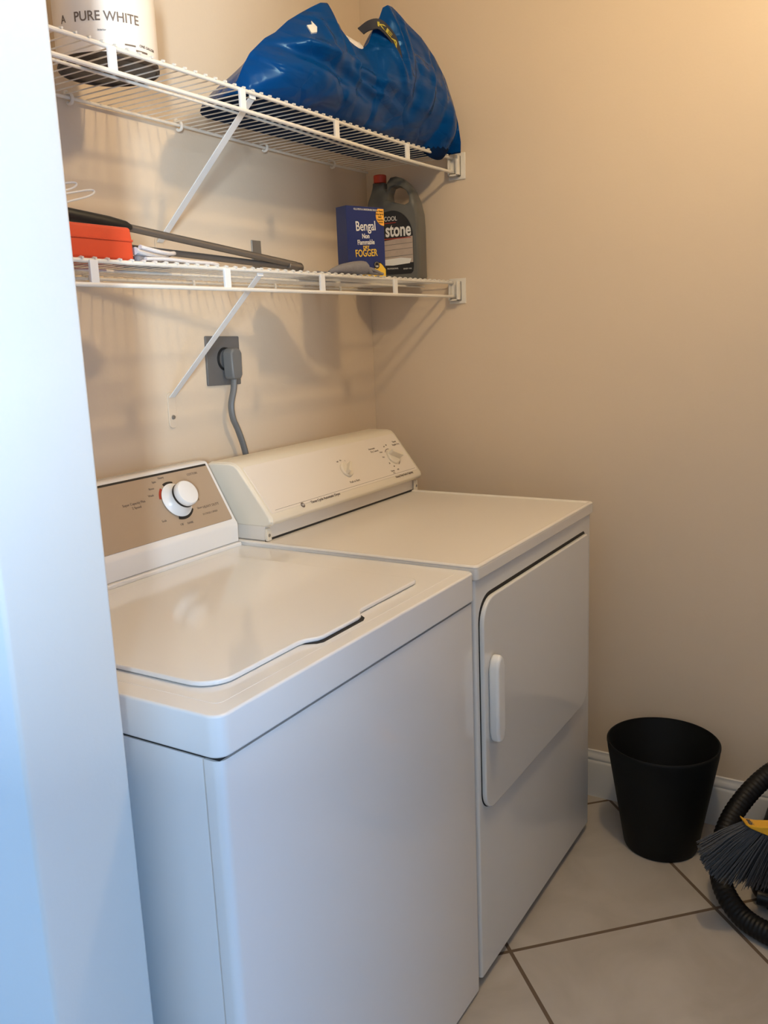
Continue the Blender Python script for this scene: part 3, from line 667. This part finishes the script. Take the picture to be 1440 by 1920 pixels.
# folded metal poles with a black grip
t = thing('folded_pole', 'folded pair of grey metal tubes with a black grip, lying across the lower shelf', 'pole', (-.60, -.21, DECK1)); L = t.location
bm = B(); a = Vector((-1.201, -.12, 1.581)); b = Vector((-.641, -.20, 1.5125)); a = a+(a-b)*.55
tube(bm, [a, b], .0074, 16); rel(finish('tube', bm, M_pole, t), L)
bm = B(); a2 = Vector((-.996, -.118, 1.530)); b2 = Vector((-.634, -.196, 1.5065)); tube(bm, [a2+(a2-b2)*1.0, b2], .0066, 16); rel(finish('tube', bm, M_pole, t), L)
bm = B(); tube(bm, [(-.668, -.198, 1.510), (-.640, -.200, 1.508), (-.628, -.200, 1.507), (-.622, -.200, 1.5065)], .0118, 16, rad=[.007, .0105, .0115, .0085]); rel(finish('hinge_cap', bm, M_pole, t, bevel=.002), L)
dA = (a-b).normalized(); gr = []
for k_, off, rr in ((.452, 0, .0060), (.464, 0, .0085), (.50, -.001, .0098), (.60, -.0015, .0090), (.76, 0, .0075), (.95, 0, .0070)):
    p_ = b+dA*k_; gr.append((p_.x, p_.y-.012, p_.z-.0015+off))
bm = B(); tube(bm, gr, .009, 14, rad=[.0050, .0095, .0125, .0115, .0100, .0090]); rel(finish('grip', bm, M_black, t), L)
# flat knit gloves
def glove(name, label, outline, z, thick, material, hem, hemmat, loc, group):
    t = thing(name, label, 'glove', loc, group=group); L = Vector(loc)
    bm = B(); prism(bm, outline, (0, 0, z), (1, 0, 0), (0, 1, 0), (0, 0, 1), thick)
    bmesh.ops.subdivide_edges(bm, edges=[e for e in bm.edges if e.calc_length() > .03], cuts=3, use_grid_fill=True)
    o = rel(finish('glove_body', bm, material, t, bevel=thick*.42, seg=4, angle=30), L)
    for hpts, hr in hem:
        bm = B(); tube(bm, spline(hpts, 5), hr, 10, flat=.8); rel(finish('hem', bm, hemmat, t), L)
    return t
glove('work_glove', 'grey glove with white hem crumpled beside the red case', [(-1.172, -.250), (-1.100, -.248), (-1.040, -.235), (-1.035, -.200), (-1.06, -.172), (-1.13, -.165), (-1.172, -.18)], DECK1, .014, M_glove,
      [([(-1.170, -.255, DECK1+.027), (-1.130, -.257, DECK1+.021), (-1.095, -.250, DECK1+.020), (-1.068, -.235, DECK1+.023), (-1.064, -.215, DECK1+.022)], .0052),
       ([(-1.170, -.266, DECK1+.006), (-1.12, -.268, DECK1+.0075), (-1.06, -.266, DECK1+.006), (-1.00, -.262, DECK1+.0065), (-.975, -.258, DECK1+.005)], .0045),
       ([(-1.165, -.235, DECK1+.022), (-1.12, -.232, DECK1+.017), (-1.08, -.225, DECK1+.015)], .009)], M_glovew, (-1.10, -.22, DECK1), 'work gloves on the lower shelf')
# grey glove slumped against the blue carton
def make_grey_glove():
    loc = Vector((-.52, -.24, DECK1)); t = thing('work_glove', 'dark grey knit glove slumped against the foot of the blue carton', 'glove', loc, group='work gloves on the lower shelf')
    def blob(name, pts, rad, flat, m_):
        bm = B(); tube(bm, spline(pts, 6), 0, 14, rad=[rad(i/(6*(len(pts)-1))) for i in range(6*(len(pts)-1)+1)], flat=flat)
        return rel(finish(name, bm, m_, t), loc)
    z = DECK1
    blob('glove_palm', [(-.60, -.262, z+.005), (-.565, -.268, z+.0125), (-.52, -.276, z+.0165), (-.490, -.280, z+.0175), (-.475, -.281, z+.0165)], lambda s: .003+.014*math.sin(min(s*1.35, 1)*PI/2)*(1 if s < .9 else .85), .95, M_glove)
    blob('glove_cuff', [(-.482, -.284, z+.029), (-.478, -.287, z+.022), (-.470, -.288, z+.012), (-.458, -.287, z+.0075)], lambda s: .0058, 1.0, M_glove)
    for k, (pp) in enumerate(([(-.470, -.286, z+.016), (-.450, -.290, z+.013), (-.430, -.291, z+.0085), (-.416, -.290, z+.0065)], [(-.47, -.278, z+.0085), (-.44, -.288, z+.0065), (-.408, -.290, z+.0055)])):
        blob('glove_finger', pp, lambda s: .0062*(1-.35*s), .85, M_glove)
    bm = B(); prism(bm, [(-.640, -.262), (-.610, -.130), (-.560, -.075), (-.500, -.120), (-.470, -.250)], (0, 0, z+.0002), (1, 0, 0), (0, 1, 0), (0, 0, 1), .006)
    rel(finish('glove_back', bm, M_glove, t, bevel=.0024, seg=3, angle=30), loc)
make_grey_glove()
# thin white loops of cord sticking out from behind the wall end
bm = B(); pts = [(-1.465, -.125, DECK1+0.016), (-1.385, -.125, DECK1+0.064), (-1.265, -.128, DECK1+0.112), (-1.180, -.131, DECK1+0.135), (-1.153, -.133, DECK1+0.138), (-1.170, -.136, DECK1+0.126), (-1.245, -.136, DECK1+0.102), (-1.365, -.131, DECK1+0.049), (-1.465, -.120, DECK1+0.012)]
tube(bm, spline(pts, 8), .0019, 8)
tube(bm, spline([(p[0]-.035, p[1]+.006, p[2]+.010 if 0 < i < 8 else p[2]) for i, p in enumerate(pts)], 8), .0019, 8)
for v in bm.verts: v.co -= Vector((-1.45, -.16, DECK1))
for v in bm.verts:
    if v.co.x > -.02: continue
    v.co.z = (v.co.z+.010)*max(0, (v.co.x+.02)/.05+1)-.010+.0022 if v.co.z > 0 else v.co.z
o = finish('looped_cord', bm, M_wplast); o.location = (-1.40, -.105, DECK1+.010); tag(o, 'thin white looped cord rising above the red case on the lower shelf', 'cord')

# ------------------------------------------------------------------ blue carton
def make_carton():
    az = math.radians(110); U = Vector((math.sin(az), math.cos(az), 0)); N_ = Vector((U.y, -U.x, 0))  # N_ = out of the front face
    if N_.y > 0: N_ = -N_
    W, D, H = .116, .042, .168
    R = Vector((-.356, -.268, DECK1)); O = R-U*W
    t = thing('insecticide_carton', 'blue and yellow carton with white and yellow lettering, standing on the lower shelf', 'carton', O+U*W/2-N_*D/2)
    F = Matrix((U, Vector((0, 0, 1)), N_)).transposed().to_4x4(); F.translation = O-t.location
    bm = B(); box(bm, 0, W, 0, H, -D, 0); bm.transform(F); finish('carton_box', bm, M_boxblue, t, bevel=.0008)
    e = .0003
    def flat(name, outl, m_, z=.0, par=t):
        bm = B(); prism(bm, outl, (0, 0, z), (1, 0, 0), (0, 1, 0), (0, 0, 1), e); bm.transform(F); return finish(name, bm, m_, par, smooth=False)
    def wave(x): return .022+.009*math.sin((x/W)*9.0+.2)+.004*math.sin(x/W*17)
    xs = [W*(.30+.70*i/30) for i in range(31)]
    flat('black_edge', [(W*.28, 0)]+[(x, wave(x)+.0028) for x in xs]+[(W, 0)], M_blackink, .0001)
    flat('yellow_band', [(W*.30, 0)]+[(x, wave(x)) for x in xs]+[(W, 0)], M_carton_y, .0004)
    cx, cy, r = W*.985, H*.885, .0235
    pts = [(cx+r*math.cos(a), cy+r*math.sin(a)) for a in [PI*.5+i*PI/20*1.0 for i in range(41)]]
    pts = [(min(x, W), min(y, H-.003)) for x, y in pts]
    flat('yellow_sticker', pts, M_orange, .0002)
    sc = lambda n, cx, cy, r: [(cx+r*math.cos(i*2*PI/n), cy+r*math.sin(i*2*PI/n)) for i in range(n)]
    flat('round_emblem', sc(28, W*.755, .030, .0088), M_blackink, .0008); flat('emblem_ring', sc(28, W*.755, .031, .0070), M_steel, .0011); flat('emblem_center', sc(28, W*.755, .0315, .0052), M_blackink, .0014)
    flat('emblem_mark', [(W*.755-.004, .0265), (W*.755+.004, .0265), (W*.755+.002, .0290), (W*.755-.002, .0290)], M_white, .0017)
    FZ = F @ Matrix.Translation((0, 0, .0006))
    k = .80
    letters('white_lettering', [('Bengal', W*.50, H*.665, .032, 'CENTER', .76, .06, .0003), ('Non', W*.49, H*.555, .0160, 'CENTER', k, .06, .0003), ('Flammable', W*.49, H*.468, .0165, 'CENTER', k*.95, .06, .0002), ('KILLS PESTS & UNDESIRABLE BUGS', W*.50, H*.945, .0062, 'CENTER', .75)], FZ, M_white, t)
    letters('yellow_lettering', [('DRY', W*.49, H*.405, .0110, 'CENTER', .9, .08, .0003), ('FOGGER', W*.49, H*.300, .0240, 'CENTER', .74, .06, .0003)], FZ, M_carton_y, t)
    letters('sticker_lettering', [('No Messy', W*.88, H*.935, .0062, 'CENTER', .9, .05), ('Wet Spray', W*.885, H*.895, .0062, 'CENTER', .9, .05), ('Safer', W*.89, H*.855, .0062, 'CENTER', .9, .05), ('Reaches', W*.90, H*.815, .0062, 'CENTER', .9, .05), ('Insects', W*.91, H*.78, .0056, 'CENTER', .9, .05)], FZ, M_blackink, t)
make_carton()

# ------------------------------------------------------------------ grey jug
def make_jug():
    fd = Vector((.20, -.98, 0)).normalized()       # along the label face, towards the room
    dd = Vector((.98, .20, 0)).normalized()        # depth
    S = Vector((-.124, -.236, DECK1)); W, D = .150, .086
    Lc = S-fd*W; t = thing('antifreeze_jug', 'grey plastic jug with red cap and black label behind the blue carton', 'jug', S-fd*W/2+dd*D/2)
    F = Matrix((fd, Vector((0, 0, 1)), -dd)).transposed().to_4x4(); F.translation = Lc-t.location   # x across the label, y up, z out of it
    def sil(o_, r, seg=5): return o_
    H = .292
    # silhouette in the plane of the label (x, y)
    body = [(.012, 0), (.138, 0), (.147, .004), (.150, .014), (.150, .150), (.148, .185), (.142, .215), (.132, .243), (.117, .265), (.100, .279), (.082, .285), (.066, .283), (.058, .272), (.060, .258), (.056, .250),
            (.049, .256), (.047, .268), (.047, .272), (.015, .272), (.015, .262), (.012, .246), (.004, .222), (0, .195), (0, .014), (.004, .004)]
    hole = [(.062, .222), (.090, .212), (.112, .206), (.124, .212), (.124, .226), (.115, .243), (.100, .254), (.082, .259), (.070, .256), (.062, .240)]
    # body built as a stack of scaled slices through the depth, bridged by a grid fill of outline minus hole
    def ring(o_, z, s, cx=.075, cy=.13): return [Vector((cx+(x-cx)*s, cy+(y-cy)*(s if y > .01 else 1), z)) for x, y in o_]
    bm = B()
    lay = [(0, .93), (-.006, .985), (-.014, 1.0), (-D+.014, 1.0), (-D+.006, .985), (-D, .93)]
    def thin(y): return 1.0 if y < .20 else max(.42, 1-(y-.20)/.085*.60)     # shoulders and handle get thinner
    def place(v):
        k = thin(v.y); return Vector((v.x, v.y, -D/2+(v.z+D/2)*k))
    for o_, s_in in ((body, 1), (hole, -1)):
        prev = None
        for z, s in lay:
            if s_in == 1: R = ring(o_, z, s)
            else:
                s2 = 1+(1-s)*1.2; R = ring(o_, z, s2, .094, .232)
            vs = [bm.verts.new(place(v)) for v in R]
            if prev:
                for k in range(len(vs)): bm.faces.new((prev[k], prev[(k+1) % len(vs)], vs[(k+1) % len(vs)], vs[k]))
            else: first = vs
            prev = vs
        if s_in == 1: of, ob = first, prev
        else: hf, hb = first, prev
    for a, b in ((of, hf), (ob, hb)):
        ed = []
        for lp in (a, b):
            for k in range(len(lp)):
                e_ = bm.edges.get((lp[k], lp[(k+1) % len(lp)])); ed.append(e_)
        bmesh.ops.triangle_fill(bm, use_beauty=True, use_dissolve=False, edges=ed)
    bm.transform(F); o = finish('jug_body', bm, M_jug, t, angle=50)
    bm = B(); lathe(bm, [(0, .022), (.0165, .022), (.018, .020), (.018, .001), (.0155, 0), (0, 0)], 32, F @ Matrix.Translation((.031, .272, -D/2)) @ Matrix.Rotation(-PI/2, 4, 'X')); finish('cap', bm, M_cap, t)
    # label
    bm = B()
    o2 = [(.012, .022), (.128, .022), (.134, .028), (.136, .040), (.136, .120)]+[(.076+.060*math.cos(a), .120+.072*math.sin(a)) for a in [i*PI/2/10 for i in range(1, 11)]]+[(.060, .190), (.012, .182)]
    prism(bm, o2, (0, 0, -.0002), (1, 0, 0), (0, 1, 0), (0, 0, 1), .0009); bm.transform(F); lb = finish('label', bm, M_blackink, t, smooth=False)
    M_ph = mat('label_picture_stone', (0.42, 0.34, 0.28), 0.4, noise_amt=0.25, nscale=40)
    bm = B(); prism(bm, [(.013, .052), (.135, .052), (.135, .122), (.013, .108)], (0, 0, .0007), (1, 0, 0), (0, 1, 0), (0, 0, 1), .0003); bm.transform(F); finish('label_picture', bm, M_ph, t, smooth=False)
    bm = B()
    for y_ in (.072, .090, .104): prism(bm, [(.014, y_-.006), (.134, y_), (.134, y_+.0012), (.014, y_-.0045)], (0, 0, .0009), (1, 0, 0), (0, 1, 0), (0, 0, 1), .0003)
    bm.transform(F); finish('label_mortar_lines', bm, M_jug, t, smooth=False)
    bm = B(); prism(bm, [(.013, .050), (.075, .046), (.125, .050), (.130, .062), (.100, .066), (.013, .060)], (0, 0, .0009), (1, 0, 0), (0, 1, 0), (0, 0, 1), .0003); bm.transform(F); finish('label_grey_stones', bm, M_tag, t, smooth=False)
    FZ = F @ Matrix.Translation((0, 0, .0012))
    letters('white_lettering', [('stone', .131, .124, .050, 'RIGHT', .66, 0, .0012), ('COOL', .092, .165, .017, 'RIGHT', .8), ('PROFESSIONAL', .075, .036, .006, 'CENTER', .8), ('SEALER 1 GAL', .118, .034, .005, 'CENTER', .8)], FZ, M_tag, t)
    bm = B(); prism(bm, [(.03, .1155), (.130, .1175), (.130, .1195), (.03, .118)], (0, 0, .0009), (1, 0, 0), (0, 1, 0), (0, 0, 1), .0004); prism(bm, [(.055, .158), (.088, .159), (.088, .161), (.055, .160)], (0, 0, .0009), (1, 0, 0), (0, 1, 0), (0, 0, 1), .0004)
    bm.transform(F); finish('red_underline', bm, M_red, t, smooth=False)
make_jug()

# ------------------------------------------------------------------ basket, vacuum, broom
t = thing('waste_basket', 'round black tapered waste basket on the floor by the right wall', 'waste basket', (-.165, -.936, 0))
bm = B(); lathe(bm, [(0, .006), (.086, .006), (.089, .010), (.1355, .288), (.1368, .2905), (.1385, .2915), (.1402, .290), (.1405, .285), (.1385, .268), (.0945, .008), (.092, .002), (.088, 0), (0, 0)], 72)
finish('basket_body', bm, M_basket, t, angle=50)
bm = B(); lathe(bm, [(.1360, .289), (.1368, .2925), (.1392, .2935), (.1412, .2915), (.1412, .2865), (.139, .286)], 72); finish('rim', bm, M_basket, t, angle=50)

t = thing('vacuum_cleaner', 'black vacuum cleaner with a looped ribbed hose, at the right edge by the wall', 'vacuum cleaner', (-.20, -1.33, 0)); L = t.location
bm = B(); bmesh.ops.create_cube(bm, size=2)
for v in bm.verts: v.co = Vector((v.co.x*.145-.190, v.co.y*.15-1.33, .010+(v.co.z+1)/2*.135))
o = rel(finish('vacuum_body', bm, M_hose, t, bevel=.032, seg=8), L)
bm = B(); tube(bm, [(-.332, -1.44, .032), (-.332, -1.20, .032)], .018, 12); rel(finish('bumper', bm, M_black, t), L)
for yy in (-1.42, -1.22):
    bm = B(); lathe(bm, [(0, -.010), (.020, -.010), (.024, -.006), (.024, .006), (.020, .010), (0, .010)], 24, Matrix.Translation((-.33, yy-.02, .024)) @ Matrix.Rotation(PI/2, 4, 'Y')); rel(finish('wheel', bm, M_black, t), L)
hp = spline([(-.10, -1.46, .10), (-.055, -1.42, .17), (-.045, -1.34, .235), (-.055, -1.26, .252), (-.079, -1.213, .244), (-.106, -1.180, .225), (-.157, -1.145, .192), (-.215, -1.119, .155), (-.273, -1.108, .118), (-.325, -1.111, .085), (-.381, -1.136, .052), (-.424, -1.183, .030), (-.449, -1.240, .0255), (-.462, -1.300, .0255), (-.458, -1.380, .0255), (-.43, -1.46, .03), (-.36, -1.52, .05), (-.26, -1.52, .08), (-.16, -1.49, .095), (-.10, -1.46, .10)], 26)
rad = [.0235 if i % 4 < 2 else .0246 for i in range(len(hp))]
bm = B(); tube(bm, hp[:-1], 0, 16, closed=True, rad=rad[:-1]); rel(finish('hose', bm, M_hose, t, angle=80), L)

def make_broom():
    Rr = Vector((.523, -.852, 0)); Up = Vector((0, 0, 1)); Nn = Vector((-.852, -.523, 0)).normalized()  # plane of the broom head
    O = Vector((-.402, -1.230, .2515)); base = Vector((-.42, -1.18, .10))
    t = thing('broom', 'angled broom with grey bristles and a yellow cap, leaning in front of the vacuum', 'broom', base)
    P = lambda a, b, c=0: O+Rr*a+Up*b+Nn*c-base
    # bristle fan: roots along the yellow cap, tips along the swept lower-left edge
    roots = [(-.052, .020), (.055, -.020)]
    tips = [(-.158, -.040), (-.150, -.084), (-.122, -.114), (-.066, -.132), (-.03, -.136), (.03, -.140), (.07, -.140)]
    def lerp(seq, s):
        x = s*(len(seq)-1); i = min(int(x), len(seq)-2); f = x-i; return tuple(seq[i][k]+(seq[i+1][k]-seq[i][k])*f for k in range(2))
    bm = B(); n = 900
    for i in range(n):
        s = random.random(); a = lerp(roots, s); q = min(1, max(0, s+random.gauss(0, .025))); b = lerp(tips, q)
        k = 1-random.random()**2*.12; b = (a[0]+(b[0]-a[0])*k, a[1]+(b[1]-a[1])*k)
        c0 = random.uniform(-.011, .011); c1 = c0*2.2+random.gauss(0, .003)
        mid = ((a[0]+b[0])/2+random.gauss(0, .0015), (a[1]+b[1])/2+.004)
        tube(bm, [P(*a, c0), P(*mid, (c0+c1)/2), P(*b, c1)], .0008, 4)
    o = finish('bristles', bm, M_brist, t, smooth=True); o['kind'] = 'stuff'
    bm = B(); top = [(-.066, .027), (-.055, .019), (-.03, .014), (.0, .012), (.03, .012), (.07, .014), (.085, .008), (.088, -.022), (.06, -.030), (.03, -.024), (.0, -.014), (-.03, .0), (-.052, .011), (-.064, .020)]
    prism(bm, [(a, b) for a, b in top], P(0, 0, .016), Rr, Up, -Nn, .032); finish('cap', bm, M_yellow, t, bevel=.004, seg=3, angle=30)
    bm = B(); d = (Rr*.62+Up*.72).normalized(); a = P(.045, -.004, 0); tube(bm, [a, a+d*.74], .011, 16); finish('broom_handle', bm, M_hose, t)
    bm = B(); tube(bm, [a-d*.004, a+d*.05], .015, 16, rad=[.018, .0135]); finish('handle_socket', bm, M_yellow, t)
make_broom()
